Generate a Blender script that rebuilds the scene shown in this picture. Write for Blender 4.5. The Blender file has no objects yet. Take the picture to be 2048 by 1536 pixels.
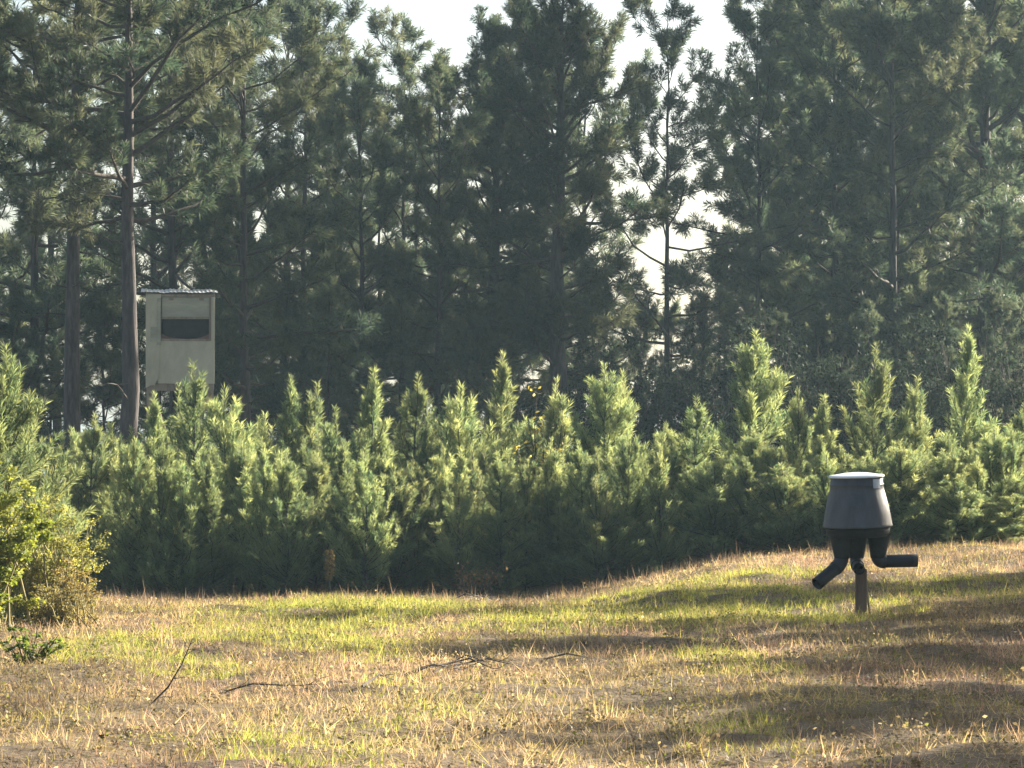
import bpy, bmesh, math, random
import numpy as np
from mathutils import Vector, Matrix
R = math.radians
sc = bpy.context.scene
C = sc.collection

# ------------------------------------------------------------------ camera
EYE = 1.2                                   # eye height above the ground at the feeder
F = 6827.0                                  # focal length in photo pixels (2048 wide)
HZ = 960.0                                  # photo row of the horizon
cam = bpy.data.cameras.new('camera')
camo = bpy.data.objects.new('camera', cam); C.objects.link(camo)
cam.sensor_width = 36.0; cam.lens = 36.0 * F / 2048.0
cam.clip_start = 0.5; cam.clip_end = 6000
camo.location = (0, 0, EYE)
camo.rotation_euler = (R(90) + math.atan((HZ - 768) / F), 0, 0)
sc.camera = camo
sc.render.resolution_x = 1024; sc.render.resolution_y = 768

# ------------------------------------------------------------------ sky, sun, exposure
HAZE = 0.00032
SUN_EL, SUN_AZ = 22.0, 50.0                 # azimuth: degrees to the right of the view axis (+Y)
w = bpy.data.worlds.new('World'); sc.world = w; w.use_nodes = True
nt = w.node_tree
bg = nt.nodes['Background']
sky = nt.nodes.new('ShaderNodeTexSky'); sky.sky_type = 'NISHITA'; sky.sun_disc = False
sky.sun_elevation = R(SUN_EL); sky.sun_rotation = R(SUN_AZ)
sky.air_density = 1.0; sky.dust_density = 3.0; sky.ozone_density = 1.3
nt.links.new(sky.outputs[0], bg.inputs[0]); bg.inputs[1].default_value = 0.052
sl = bpy.data.lights.new('sun', 'SUN'); sl.energy = 5.0; sl.angle = R(0.55); sl.color = (1.0, 0.91, 0.76)
so = bpy.data.objects.new('sun', sl); C.objects.link(so)
sd = Vector((math.sin(R(SUN_AZ)) * math.cos(R(SUN_EL)), math.cos(R(SUN_AZ)) * math.cos(R(SUN_EL)), math.sin(R(SUN_EL))))
so.rotation_euler = sd.to_track_quat('Z', 'Y').to_euler(); so.location = (20, 30, 30)
sc.view_settings.view_transform = 'Standard'; sc.view_settings.look = 'None'
sc.view_settings.exposure = 2.2; sc.view_settings.gamma = 1.0
sc.view_settings.use_curve_mapping = False
sc.render.engine = 'CYCLES'
sc.cycles.max_bounces = 8; sc.cycles.diffuse_bounces = 4; sc.cycles.transmission_bounces = 4

# ------------------------------------------------------------------ helpers
def at(px, D):                              # world x of photo column px at distance D
    return (px - 1024.0) / F * D
def hz(py, D):                              # world z of photo row py at distance D
    return EYE - (py - HZ) / F * D

def vnoise(x, y, seed=0):
    xi = np.floor(x).astype(np.int64); yi = np.floor(y).astype(np.int64)
    fx = x - xi; fy = y - yi
    fx = fx * fx * (3 - 2 * fx); fy = fy * fy * (3 - 2 * fy)
    def h(a, b):
        n = (a * 374761393 + b * 668265263 + seed * 974634777) & 0xffffffff
        n = ((n ^ (n >> 13)) * 1274126177) & 0xffffffff
        return ((n ^ (n >> 16)) & 0xffff) / 65535.0
    return (h(xi, yi) * (1 - fx) + h(xi + 1, yi) * fx) * (1 - fy) + (h(xi, yi + 1) * (1 - fx) + h(xi + 1, yi + 1) * fx) * fy
def fbm(x, y, seed=0, o=4):
    s = 0; a = .5; t = 0
    for k in range(o):
        s = s + a * vnoise(x * 2 ** k, y * 2 ** k, seed + k * 17); t += a; a *= .5
    return s / t
def sstep(a, b, x):
    t = np.clip((x - a) / (b - a), 0, 1); return t * t * (3 - 2 * t)
FOOT = 0.0
def ground_z(x, y, fine=True):
    x = np.asarray(x, float); y = np.asarray(y, float)
    far = sstep(30, 44, y)
    z = far * (-0.33 + 0.50 * sstep(.1, 3.3, x * 45 / np.maximum(y, 20)) + 0.10 * sstep(2.5, 8, x))
    z = z + sstep(1.5, 6, x) * 0.06 * sstep(18, 30, y)
    if fine:
        near = 1 - sstep(60, 90, np.hypot(x, y))
        z = z + near * (0.16 * (fbm(x * .5, y * .35, 3, 3) - .5) + 0.14 * (fbm(x * 1.9, y * 1.5, 9, 3) - .5))
    return z + FOOT * np.exp(-((x - 3.04) ** 2 + (y - 30) ** 2) / 4.5)      # slight hollow round the feeder
def gz(x, y): return float(ground_z(np.array([x]), np.array([y]))[0])

FOOT = -.03 - gz(3.04, 30)
def mesh_np(name, V, Fc, col=None, mat=None, smooth=False):
    """triangle mesh from numpy arrays"""
    me = bpy.data.meshes.new(name)
    V = np.ascontiguousarray(V, np.float32); Fc = np.ascontiguousarray(Fc, np.int32)
    nf, k = Fc.shape
    me.vertices.add(len(V)); me.vertices.foreach_set('co', V.ravel())
    me.loops.add(nf * k); me.loops.foreach_set('vertex_index', Fc.ravel())
    me.polygons.add(nf); me.polygons.foreach_set('loop_start', np.arange(0, nf * k, k, dtype=np.int32))
    if smooth: me.polygons.foreach_set('use_smooth', np.ones(nf, bool))
    if col is not None:
        a = me.color_attributes.new('Col', 'FLOAT_COLOR', 'POINT')
        c4 = np.ones((len(V), 4), np.float32); c4[:, :3] = col
        a.data.foreach_set('color', c4.ravel())
    me.update(calc_edges=True); me.validate()
    if mat: me.materials.append(mat)
    return me
class Tubes:
    """collects tapered tubes along polylines; n sides, quads"""
    def __init__(s): s.V = []; s.F = []; s.n = 0
    def add(s, pts, rad, sides=6, cap=True):
        pts = np.asarray(pts, float); m = len(pts)
        tan = np.gradient(pts, axis=0); tan /= np.linalg.norm(tan, axis=1)[:, None] + 1e-9
        ref = np.array([0, 0, 1.0]) if abs(tan[0, 2]) < .8 else np.array([1.0, 0, 0])
        u = np.cross(tan, ref); u /= np.linalg.norm(u, axis=1)[:, None] + 1e-9
        v = np.cross(tan, u)
        a = np.arange(sides) * 2 * math.pi / sides
        ring = (u[:, None, :] * np.cos(a)[None, :, None] + v[:, None, :] * np.sin(a)[None, :, None])
        P = pts[:, None, :] + ring * np.asarray(rad, float)[:, None, None]
        s.V.append(P.reshape(-1, 3))
        i = np.arange(m - 1)[:, None] * sides; j = np.arange(sides)[None, :]; j2 = (j + 1) % sides
        q = np.stack([i + j, i + j2, i + sides + j2, i + sides + j], -1).reshape(-1, 4) + s.n
        s.F.append(q); s.n += m * sides
        if cap:
            for e, c in ((0, pts[0]), (m - 1, pts[-1])):
                s.V.append(c[None]); k = s.n; s.n += 1
                b = k - m * sides - (0 if e == 0 else 1)
                b0 = b + e * sides
                jj = np.arange(sides); t = np.stack([b0 + jj, b0 + (jj + 1) % sides, np.full(sides, k), np.full(sides, k)], -1)
                s.F.append(t)
    def mesh(s, name, mat):
        V = np.concatenate(s.V); Fq = np.concatenate(s.F)
        me = bpy.data.meshes.new(name)
        tri = Fq[:, 2] == Fq[:, 3]
        faces = [tuple(f[:3]) if t else tuple(f) for f, t in zip(Fq.tolist(), tri.tolist())]
        me.from_pydata(V.tolist(), [], faces); me.update()
        me.polygons.foreach_set('use_smooth', np.ones(len(me.polygons), bool))
        me.materials.append(mat); return me
def link(name, me, parent=None, loc=None, label=None, cat=None, group=None, kind=None):
    o = bpy.data.objects.new(name, me); C.objects.link(o)
    if parent: o.parent = parent
    if loc is not None: o.location = loc
    if label: o['label'] = label
    if cat: o['category'] = cat
    if group: o['group'] = group
    if kind: o['kind'] = kind
    return o
def bm_obj(name, bm, mat, parent=None, smooth=False, bevel=0, **k):
    if bevel: bmesh.ops.bevel(bm, geom=list(bm.edges), offset=bevel, segments=2, affect='EDGES', profile=.6)
    me = bpy.data.meshes.new(name); bm.to_mesh(me); bm.free(); me.materials.append(mat)
    if smooth: me.polygons.foreach_set('use_smooth', np.ones(len(me.polygons), bool))
    return link(name, me, parent, **k)
def box(x0, x1, y0, y1, z0, z1, bm=None):
    bm = bm or bmesh.new()
    m = Matrix.Translation(((x0 + x1) / 2, (y0 + y1) / 2, (z0 + z1) / 2)) @ Matrix.Diagonal((x1 - x0, y1 - y0, z1 - z0, 1))
    bmesh.ops.create_cube(bm, size=1, matrix=m); return bm
def lathe(prof, seg=32, bm=None, close=True):
    bm = bm or bmesh.new(); rings = []
    for r, z in prof:
        rings.append([bm.verts.new((r * math.cos(2 * math.pi * i / seg), r * math.sin(2 * math.pi * i / seg), z)) for i in range(seg)])
    for a, b in zip(rings, rings[1:]):
        for i in range(seg):
            bm.faces.new((a[i], a[(i + 1) % seg], b[(i + 1) % seg], b[i]))
    if close: bm.faces.new(list(reversed(rings[0]))); bm.faces.new(rings[-1])
    return bm

# ------------------------------------------------------------------ materials
def mat(name):
    m = bpy.data.materials.new(name); m.use_nodes = True
    n = m.node_tree.nodes; return m, n, m.node_tree.links, n['Principled BSDF']
def noise_mat(name, c1, c2, scale=8, rough=.8, detail=6, stretch=(1, 1, 1), bump=.0, c3=None, metal=0, spec=.3, bscale=None):
    m, n, l, p = mat(name)
    tc = n.new('ShaderNodeTexCoord'); mp = n.new('ShaderNodeMapping'); mp.inputs['Scale'].default_value = stretch
    l.new(tc.outputs['Object'], mp.inputs[0])
    t = n.new('ShaderNodeTexNoise'); t.inputs['Scale'].default_value = scale; t.inputs['Detail'].default_value = detail; t.inputs['Roughness'].default_value = .65
    l.new(mp.outputs[0], t.inputs['Vector'])
    r = n.new('ShaderNodeValToRGB'); r.color_ramp.elements[0].position = .32; r.color_ramp.elements[1].position = .68
    r.color_ramp.elements[0].color = (*c1, 1); r.color_ramp.elements[1].color = (*c2, 1)
    if c3: e = r.color_ramp.elements.new(.5); e.color = (*c3, 1)
    l.new(t.outputs['Fac'], r.inputs[0]); l.new(r.outputs[0], p.inputs['Base Color'])
    p.inputs['Roughness'].default_value = rough; p.inputs['Metallic'].default_value = metal
    p.inputs['Specular IOR Level'].default_value = spec
    if bump:
        t2 = n.new('ShaderNodeTexNoise'); t2.inputs['Scale'].default_value = bscale or scale * 3; t2.inputs['Detail'].default_value = 8
        l.new(mp.outputs[0], t2.inputs['Vector'])
        b = n.new('ShaderNodeBump'); b.inputs['Strength'].default_value = bump; b.inputs['Distance'].default_value = .02
        l.new(t2.outputs['Fac'], b.inputs['Height']); l.new(b.outputs[0], p.inputs['Normal'])
    return m
def leaf_mat(name, tint=(1, 1, 1), trans=.4, rough=.55, spec=.25, through=(1.7, 1.55, .8)):
    """colour comes from the mesh's own leaf-by-leaf colour attribute"""
    m, n, l, p = mat(name)
    a = n.new('ShaderNodeVertexColor'); a.layer_name = 'Col'
    oi = n.new('ShaderNodeObjectInfo')
    hs = n.new('ShaderNodeHueSaturation')
    mr = n.new('ShaderNodeMapRange'); mr.inputs['To Min'].default_value = .74; mr.inputs['To Max'].default_value = 1.26
    mh = n.new('ShaderNodeMapRange'); mh.inputs['To Min'].default_value = .485; mh.inputs['To Max'].default_value = .515
    wn = n.new('ShaderNodeTexWhiteNoise'); wn.noise_dimensions = '1D'; l.new(oi.outputs['Random'], wn.inputs['W']); l.new(wn.outputs['Value'], mh.inputs['Value']); l.new(mh.outputs[0], hs.inputs['Hue'])
    l.new(oi.outputs['Random'], mr.inputs['Value']); l.new(mr.outputs[0], hs.inputs['Value'])
    mx = n.new('ShaderNodeMix'); mx.data_type = 'RGBA'; mx.blend_type = 'MULTIPLY'; mx.inputs['Factor'].default_value = 1
    mx.inputs['B'].default_value = (*tint, 1)
    l.new(a.outputs[0], hs.inputs['Color']); l.new(hs.outputs[0], mx.inputs['A'])
    l.new(mx.outputs['Result'], p.inputs['Base Color'])
    p.inputs['Roughness'].default_value = rough; p.inputs['Specular IOR Level'].default_value = spec
    t = n.new('ShaderNodeBsdfTranslucent'); m2 = n.new('ShaderNodeMix'); m2.data_type = 'RGBA'; m2.blend_type = 'MULTIPLY'; m2.inputs['Factor'].default_value = 1; m2.inputs['B'].default_value = (*through, 1)   # leaves pass yellow light
    l.new(mx.outputs['Result'], m2.inputs['A']); l.new(m2.outputs['Result'], t.inputs[0])
    ms = n.new('ShaderNodeMixShader'); ms.inputs[0].default_value = trans
    l.new(p.outputs[0], ms.inputs[1]); l.new(t.outputs[0], ms.inputs[2])
    l.new(ms.outputs[0], n['Material Output'].inputs['Surface'])
    return m
M_bark = noise_mat('pine_bark', (.026, .024, .024), (.105, .085, .078), 9, .9, 8, (1, 1, .22), .9, (.058, .048, .045), bscale=14)
M_twig = noise_mat('twig_bark', (.035, .03, .026), (.085, .068, .056), 20, .9)
M_needle = leaf_mat('pine_needles', trans=.5, through=(1.85, 1.75, 1.25))
M_young = leaf_mat('young_pine_needles', trans=.55, through=(2.2, 2.1, 1.4))
M_leaf = leaf_mat('shrub_leaves', trans=.5, through=(1.5, 1.4, .8))
M_grass = leaf_mat('grass_blades', trans=.5, rough=.6, through=(1.3, 1.28, 1.12))
M_ground = noise_mat('field_soil', (.075, .05, .026), (.19, .135, .07), 1.6, .95, 10, (1, 1, 1), .8, (.125, .088, .046), bscale=22)
M_deadwood = noise_mat('dead_wood', (.07, .055, .045), (.26, .21, .17), 14, .9, 8, (1, 1, 1), .4)

# ------------------------------------------------------------------ ground
def axis(lo, hi, step, outer):
    a = list(np.arange(lo, hi + 1e-6, step)); d = step
    while a[-1] < outer: d *= 1.35; a.append(a[-1] + d)
    d = step
    while a[0] > -outer: d *= 1.35; a.insert(0, a[0] - d)
    return np.array(a)
gx = axis(-9, 9, .15, 1500); gy = axis(9, 60, .15, 1500)
X, Y = np.meshgrid(gx, gy); Z = ground_z(X, Y)
nx, ny = len(gx), len(gy)
i = np.arange(ny - 1)[:, None] * nx + np.arange(nx - 1)[None, :]
Fg = np.stack([i, i + 1, i + nx + 1, i + nx], -1).reshape(-1, 4)
me = mesh_np('ground', np.stack([X, Y, Z], -1).reshape(-1, 3), Fg, None, M_ground, True)
link('ground', me, kind='structure', label='rough field of soil under dry grass', )

# ------------------------------------------------------------------ foliage generators
def needles(T, rng, nn, L, W, fwd=.8, colA=(.05, .075, .03), colB=(.09, .11, .04)):
    """T: list of (p, axis, length, tint): bottle-brush tufts -> triangles"""
    P = np.array([t[0] for t in T]); A = np.array([t[1] for t in T]); LT = np.array([t[2] for t in T]); TI = np.array([t[3] for t in T])
    A = A / (np.linalg.norm(A, axis=1)[:, None] + 1e-9)
    cnt = np.maximum(3, (nn * (.5 + .5 * LT / LT.mean()) * rng.uniform(.8, 1.2, len(T)))).astype(int)
    idx = np.repeat(np.arange(len(T)), cnt); N = len(idx)
    s = rng.uniform(0, 1, N)
    base = P[idx] + A[idx] * (s * LT[idx])[:, None]
    r = rng.normal(size=(N, 3)); r -= (r * A[idx]).sum(1)[:, None] * A[idx]; r /= np.linalg.norm(r, axis=1)[:, None] + 1e-9
    d = r + A[idx] * (fwd * rng.uniform(.3, 1.6, N) + .6 * s)[:, None]; d[:, 2] += .05
    d /= np.linalg.norm(d, axis=1)[:, None]
    ln = L * rng.uniform(.7, 1.15, N)
    side = np.cross(d, rng.normal(size=(N, 3))); side /= np.linalg.norm(side, axis=1)[:, None] + 1e-9
    side *= (W * rng.uniform(.7, 1.3, N) * .5)[:, None]
    mid = base + d * (ln * .45)[:, None]
    tip = base + d * ln[:, None]; tip[:, 2] -= ln * .06
    V = np.stack([base, mid + side, tip, mid - side], 1).reshape(-1, 3)
    k = np.arange(N) * 4
    Fc = np.stack([k, k + 1, k + 2, k, k + 2, k + 3], -1).reshape(-1, 3)
    u = np.clip(TI[idx] + rng.normal(0, .12, N), 0, 1)[:, None]
    col = np.array(colA) * (1 - u) + np.array(colB) * u
    return V, Fc, np.repeat(col, 4, 0)

def curve_pts(p, az, el0, el1, ln, n, rng, wob=.08):
    out = [np.array(p, float)]
    for k in range(n):
        t = (k + .5) / n; el = el0 + (el1 - el0) * t + rng.normal(0, wob); a = az + rng.normal(0, wob)
        out.append(out[-1] + np.array([math.cos(a) * math.cos(el), math.sin(a) * math.cos(el), math.sin(el)]) * ln / n)
        az = a
    return np.array(out)

def tall_pine_meshes(seed, H=13., cb=4.5, Rc=2.6, tr=.17, nl=46, lean=0., dead=3, dens=1.0, nn=22, sparse=0., wob=.03, top=.6, fork=None):
    rng = np.random.default_rng(seed)
    n = 16; zs = np.linspace(-.3, H, n)
    wx = np.cumsum(rng.normal(0, wob, n)) + lean * np.linspace(0, 1, n) ** 1.4; wy = np.cumsum(rng.normal(0, wob, n))
    wx -= wx[1]; wy -= wy[1]
    tp = np.stack([wx, wy, zs], -1)
    rad = tr * (1 - .93 * np.clip(zs / H, 0, 1) ** 1.05); rad[0] *= 1.25
    tb = Tubes(); tb.add(tp, rad, 10)
    axis_at = lambda z: np.array([np.interp(z, zs, wx), np.interp(z, zs, wy), z])
    lb = Tubes(); T = []
    az = rng.uniform(0, 6.28); fb = rng.uniform(0, 1, 8)
    for k in range(nl):
        t = (k + rng.uniform(.1, .9)) / nl
        z = cb + (H - cb) * t * .985
        prof = math.sin(math.pi * (.26 + .70 * t)) ** top * (.62 + .6 * fb[int(t * 7.99)])
        if rng.uniform() < sparse: continue
        l = max(.35, Rc * prof * rng.uniform(.4, 1.3)); az += 2.4 + rng.normal(0, .5)
        el0 = R(0 + 52 * t + rng.normal(0, 14)); el1 = el0 + R(rng.uniform(5, 28))
        pts = curve_pts(axis_at(z), az, el0, el1, l, 6, rng, .11)
        r0 = min(.012 + .017 * l, np.interp(z, zs, rad) * .6)
        lb.add(pts, np.linspace(r0, .006, 7), 5, False)
        ns = int((3 + l * 4.6) * dens)
        tone = rng.uniform(.15, .85)
        for j in range(ns):
            s = rng.uniform(.22, 1) ** .8
            p = np.array([np.interp(s * 6, range(7), pts[:, c]) for c in range(3)])
            i0 = min(5, int(s * 6)); d = pts[i0 + 1] - pts[i0]; d /= np.linalg.norm(d)
            sg = 1 if j % 2 else -1
            yaw = math.atan2(d[1], d[0]) + sg * R(rng.uniform(20, 70)); pit = math.asin(np.clip(d[2], -1, 1)) + R(rng.uniform(-35, 55))
            sl_ = rng.uniform(.25, .62) * (1.15 - .45 * s) * (1 if l > .8 else .7)
            q = curve_pts(p, yaw, pit, pit + R(15), sl_, 3, rng, .15)
            lb.add(q, [.007, .006, .005, .003], 3, False)
            for a, b in ((1, 2), (2, 3)):
                T.append((q[a], q[b] - q[a], np.linalg.norm(q[b] - q[a]) * 1.1, tone + rng.normal(0, .15)))
            T.append((q[3], q[3] - q[2], .10, tone + .1))
            for e in range(2):
                dd = (q[3] - q[1]) + rng.normal(0, .16, 3); dd /= np.linalg.norm(dd)
                b0 = q[rng.integers(1, 4)]; T.append((b0, dd, .17, tone + rng.normal(0, .15)))
        T.append((pts[-1], pts[-1] - pts[-2], .2, tone))
    T.append((tp[-1] - np.array([0, 0, .2]), np.array([0, 0, 1.]), .3, .6))
    for k in range(dead):
        z = cb * rng.uniform(.45, 1.0); a = rng.uniform(0, 6.28)
        pts = curve_pts(axis_at(z), a, R(rng.uniform(-15, 30)), R(rng.uniform(-25, 35)), rng.uniform(.5, 1.7), 5, rng, .15)
        lb.add(pts, np.linspace(.022, .005, 6), 4, False)
        for e in range(3):
            b0 = pts[rng.integers(2, 5)]
            q = curve_pts(b0, a + rng.uniform(-1, 1), R(rng.uniform(-30, 40)), R(rng.uniform(-30, 40)), rng.uniform(.2, .5), 3, rng, .2)
            lb.add(q, [.008, .006, .005, .003], 3, False)
    V, Fc, col = needles(T, rng, nn, .19, .017, colA=(.028, .056, .047), colB=(.095, .106, .070))
    return (tb.mesh('pine_trunk', M_bark), lb.mesh('pine_branches', M_twig), mesh_np('pine_needles', V, Fc, col, M_needle))

def young_pine_meshes(seed, H=3.0, spread=.42, whorls=10, nb=5.5, L=.13, bushy=1.0, up=0.):
    rng = np.random.default_rng(seed)
    n = 8; zs = np.linspace(-.1, H, n); wx = np.cumsum(rng.normal(0, .02, n)); wy = np.cumsum(rng.normal(0, .02, n)); wx -= wx[0]; wy -= wy[0]
    tb = Tubes(); tb.add(np.stack([wx, wy, zs], -1), .036 * (1 - .88 * np.clip(zs / H, 0, 1)), 6)
    ax = lambda z: np.array([np.interp(z, zs, wx), np.interp(z, zs, wy), z])
    lb = Tubes(); T = []
    lead = rng.uniform(.30, .55)
    for k in range(5):
        z = H - lead + lead * k / 5; T.append((ax(z), np.array([0, 0, 1.]), lead / 5, .75))
    for z in np.arange(.05, H - lead, .13): T.append((ax(z), np.array([0, 0, 1.]), .13, .3))
    for k in range(whorls + 2):
        t = (k + rng.uniform(0, .5)) / whorls if k < whorls else rng.uniform(0, .18); z = .03 * H + (H * .985 - lead - .03 * H) * t
        for b in range(int(nb + rng.uniform(0, 1.2))):
            az = rng.uniform(0, 6.28)
            l = ((H - z) * spread * rng.uniform(.7, 1.2) + .12) * (1 if t > .25 else .72 + 1.1 * t); l = min(l, .42 * H * spread / .42)
            el0 = R(12 + 40 * t ** 1.2 + up + rng.normal(0, 7)); el1 = min(R(84), el0 + R(rng.uniform(22, 46)))
            m = max(3, int(l / .16)); pts = curve_pts(ax(z), az, el0, el1, l, m, rng, .07)
            lb.add(pts, np.linspace(.006 + .006 * l, .004, m + 1), 4, False)
            tone = rng.uniform(.25, .9)
            for i in range(m):
                if (i + .5) / m > .08: T.append((pts[i], pts[i + 1] - pts[i], np.linalg.norm(pts[i + 1] - pts[i]), tone + .25 * i / m - .1))
            T.append((pts[-1], pts[-1] - pts[-2], .07, tone + .2))
            for j in range(int(l * 4.2 * bushy)):
                i = rng.integers(max(1, m // 3), m); d = pts[i + 1] - pts[i] if i < m else pts[-1] - pts[-2]
                a2 = math.atan2(d[1], d[0]) + rng.choice([-1, 1]) * R(rng.uniform(25, 60)); e2 = math.asin(np.clip(d[2] / np.linalg.norm(d), -1, 1)) + R(rng.uniform(0, 22))
                q = curve_pts(pts[i], a2, e2, min(R(84), e2 + R(28)), rng.uniform(.14, .30), 2, rng, .1)
                for g in (0, 1): T.append((q[g], q[g + 1] - q[g], np.linalg.norm(q[g + 1] - q[g]), tone + rng.normal(0, .12)))
    V, Fc, col = needles(T, rng, 25, L, .0105, fwd=1.25, colA=(.048, .092, .060), colB=(.190, .213, .112))
    return (tb.mesh('pine_trunk', M_bark), lb.mesh('pine_branches', M_twig), mesh_np('pine_needles', V, Fc, col, M_young))

def leaf_cloud(C0, rng, size, colA, colB, droop=.3, tone=None):
    """C0: (N,3) leaf positions -> folded leaf quads"""
    N = len(C0); d = rng.normal(size=(N, 3)); d[:, 2] = d[:, 2] * .5 - droop; d /= np.linalg.norm(d, axis=1)[:, None]
    s = np.cross(d, rng.normal(size=(N, 3))); s /= np.linalg.norm(s, axis=1)[:, None] + 1e-9
    L = (size * rng.uniform(.6, 1.3, N))[:, None]
    V = np.stack([C0, C0 + d * L * .5 + s * L * .3, C0 + d * L, C0 + d * L * .5 - s * L * .3], 1).reshape(-1, 3)
    k = np.arange(N) * 4; Fc = np.stack([k, k + 1, k + 2, k, k + 2, k + 3], -1).reshape(-1, 3)
    u = np.clip((rng.uniform(0, 1, N) if tone is None else tone + rng.normal(0, .15, N)), 0, 1)[:, None]
    col = np.array(colA) * (1 - u) + np.array(colB) * u
    return V, Fc, np.repeat(col, 4, 0)
def shrub_meshes(seed, H, W, stems, leaf, nleaf, colA, colB, upright=.5, base=.1, mat_=None, smat=None, foot=.15):
    rng = np.random.default_rng(seed); tb = Tubes(); pts_all = []; tones = []
    for k in range(stems):
        az = rng.uniform(0, 6.28); rr = W * math.sqrt(rng.uniform(0, 1)); h = H * rng.uniform(.55, 1) * (1 - .35 * (rr / W) ** 2)
        fa_ = rng.uniform(0, 6.28); b = np.array([math.cos(fa_), math.sin(fa_), 0]) * W * foot * abs(rng.normal(0, 1)) + np.array([0, 0, -.05]); e = np.array([rr * math.cos(az), rr * math.sin(az), h])
        m = 6; s = np.linspace(0, 1, m)[:, None]; P = b + (e - b) * s; P[:, :2] = b[:2] + (e - b)[:2] * (s ** (1 + upright)); P += rng.normal(0, .03 * H * .3, P.shape) * s
        tb.add(P, np.linspace(.008 + .004 * H, .003, m), 4, False)
        tone = rng.uniform(.1, .9)
        for j in range(6):
            i = rng.integers(1, m); q = curve_pts(P[i], rng.uniform(0, 6.28), R(rng.uniform(0, 60)), R(rng.uniform(10, 70)), rng.uniform(.12, .3) * H * .4, 3, rng, .2)
            tb.add(q, [.005, .004, .003, .002], 3, False)
            nn = max(2, int(nleaf / stems / 6)); u = rng.uniform(0, 3, nn)
            L = np.stack([np.interp(u, range(4), q[:, c]) for c in range(3)], -1) + rng.normal(0, .035 * H * .35, (nn, 3))
            L = L[L[:, 2] > base * H * rng.uniform(.2, 1)]
            pts_all.append(L); tones.append(np.full(len(L), tone))
    P = np.concatenate(pts_all); V, Fc, col = leaf_cloud(P, rng, leaf, colA, colB, tone=np.concatenate(tones))
    return tb.mesh('shrub_stems', smat or M_twig), mesh_np('shrub_foliage', V, Fc, col, mat_ or M_leaf)

def put_tree(name, meshes, x, y, rz, s, label, cat, group=None, parts=('trunk', 'branches', 'crown'), sz=None, dz=0):
    e = bpy.data.objects.new(name, None); C.objects.link(e); e.empty_display_size = .3
    e.location = (x, y, gz(x, y) - .03 + dz); e.rotation_euler = (0, 0, rz); e.scale = (s, s, sz or s)
    e['label'] = label; e['category'] = cat
    if group: e['group'] = group
    for p, me in zip(parts, meshes):
        o = bpy.data.objects.new(p, me); C.objects.link(o); o.parent = e
        if p not in ('trunk',): o['kind'] = 'stuff'
    return e

ONES = 'first second third fourth fifth sixth seventh eighth ninth tenth eleventh twelfth thirteenth fourteenth fifteenth sixteenth seventeenth eighteenth nineteenth'.split()
def nth(i):                                      # 0 -> first
    i += 1
    if i < 20: return ONES[i - 1]
    t, o = {2: ('twenty', 'twentieth'), 3: ('thirty', 'thirtieth'), 4: ('forty', 'fortieth')}[i // 10], i % 10
    return t[1] if o == 0 else t[0] + '-' + ONES[o - 1]
# ------------------------------------------------------------------ tall pines (front row, each seen in the photo)
TP = dict(
    a=tall_pine_meshes(11, 13.5, 7.4, 2.9, .19, 52, dead=5),
    b=tall_pine_meshes(12, 13.0, 6.2, 3.2, .195, 56, dead=3, lean=.15),
    c=tall_pine_meshes(13, 13.0, 3.4, 2.7, .14, 62, dead=5, sparse=.12),
    d=tall_pine_meshes(14, 12.0, 2.2, 2.4, .12, 64, dead=3, dens=1.05, sparse=.12),
    e=tall_pine_meshes(15, 12.3, 4.0, 2.5, .25, 82, dead=6, dens=1.25),
    f=tall_pine_meshes(16, 11.5, 3.8, 2.0, .09, 40, dead=4, sparse=.12),
    g=tall_pine_meshes(17, 14.5, 2.2, 3.9, .25, 96, dead=3, dens=1.3, sparse=.08),
    h=tall_pine_meshes(18, 9.5, .8, 2.2, .10, 48, dead=0),
)
def tall(key, px, D, top, rz, label, group=None, name='pine_tree', x=None):
    """scaled so that its tip stands at photo row top"""
    Hs = dict(a=13.5, b=13., c=13., d=12., e=12.3, f=11.5, g=14.5, h=9.5)[key]
    x = at(px, D) if x is None else x
    s = (hz(top, D) - gz(x, D)) / Hs
    return put_tree(name, TP[key], x, D, rz, s, label, 'tree', group)
tall('a', 142, 60, -330, .4, 'tall straight pine at left with bare lower trunk, left of the wooden blind')
tall('b', 250, 57, -330, 5.6, 'tall pine with bare purplish trunk directly beside the wooden blind')
tall('c', 355, 68, -200, 1.2, 'tall pine whose trunk rises right behind the roof of the wooden blind')
tall('c', 497, 62, -120, 3.3, 'slim dark pine with a sunlit right edge, right of the wooden blind')
tall('d', 62, 72, -200, 2.0, 'pine at far left edge behind the straight bare trunks')
tall('d', 610, 76, 20, .9, 'pine with thin top reaching the open sky left of centre')
tall('d', 720, 72, 130, 4.0, 'slender pine with leafy lower trunk left of centre of the wood')
tall('f', 805, 78, 70, 2.2, 'spindly pine with ragged twiggy top against the bright sky')
tall('d', 880, 70, 150, 5.0, 'bushy pine with thin dark trunk just left of the broad central pine')
tall('e', 1112, 66, -40, .3, 'broad dark central pine with thick trunk and bare slanting dead limbs')
tall('e', 985, 74, 90, 1.0, 'dense pine leaning against the left flank of the broad central pine')
tall('f', 1330, 70, 25, 1.7, 'thin pine with bare lower stem standing before the bright sky gap')
tall('f', 1525, 76, 0, 4.4, 'dark pine edging the right side of the bright sky gap')
tall('c', 1690, 77, -60, 2.6, 'dense dark pine right of the sky gap, above the tallest young pine')
tall('g', 1720, 80, -160, .7, 'massive dark pine crown above the feeder')
tall('g', 1960, 74, -260, 3.9, 'massive dark pine with thick trunk near the right edge')
tall('e', 1845, 82, -120, 5.2, 'dark pine between the two massive crowns at right')
tall('e', 1580, 84, -20, 1.1, 'dark pine behind the right edge of the bright sky gap')
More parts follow.
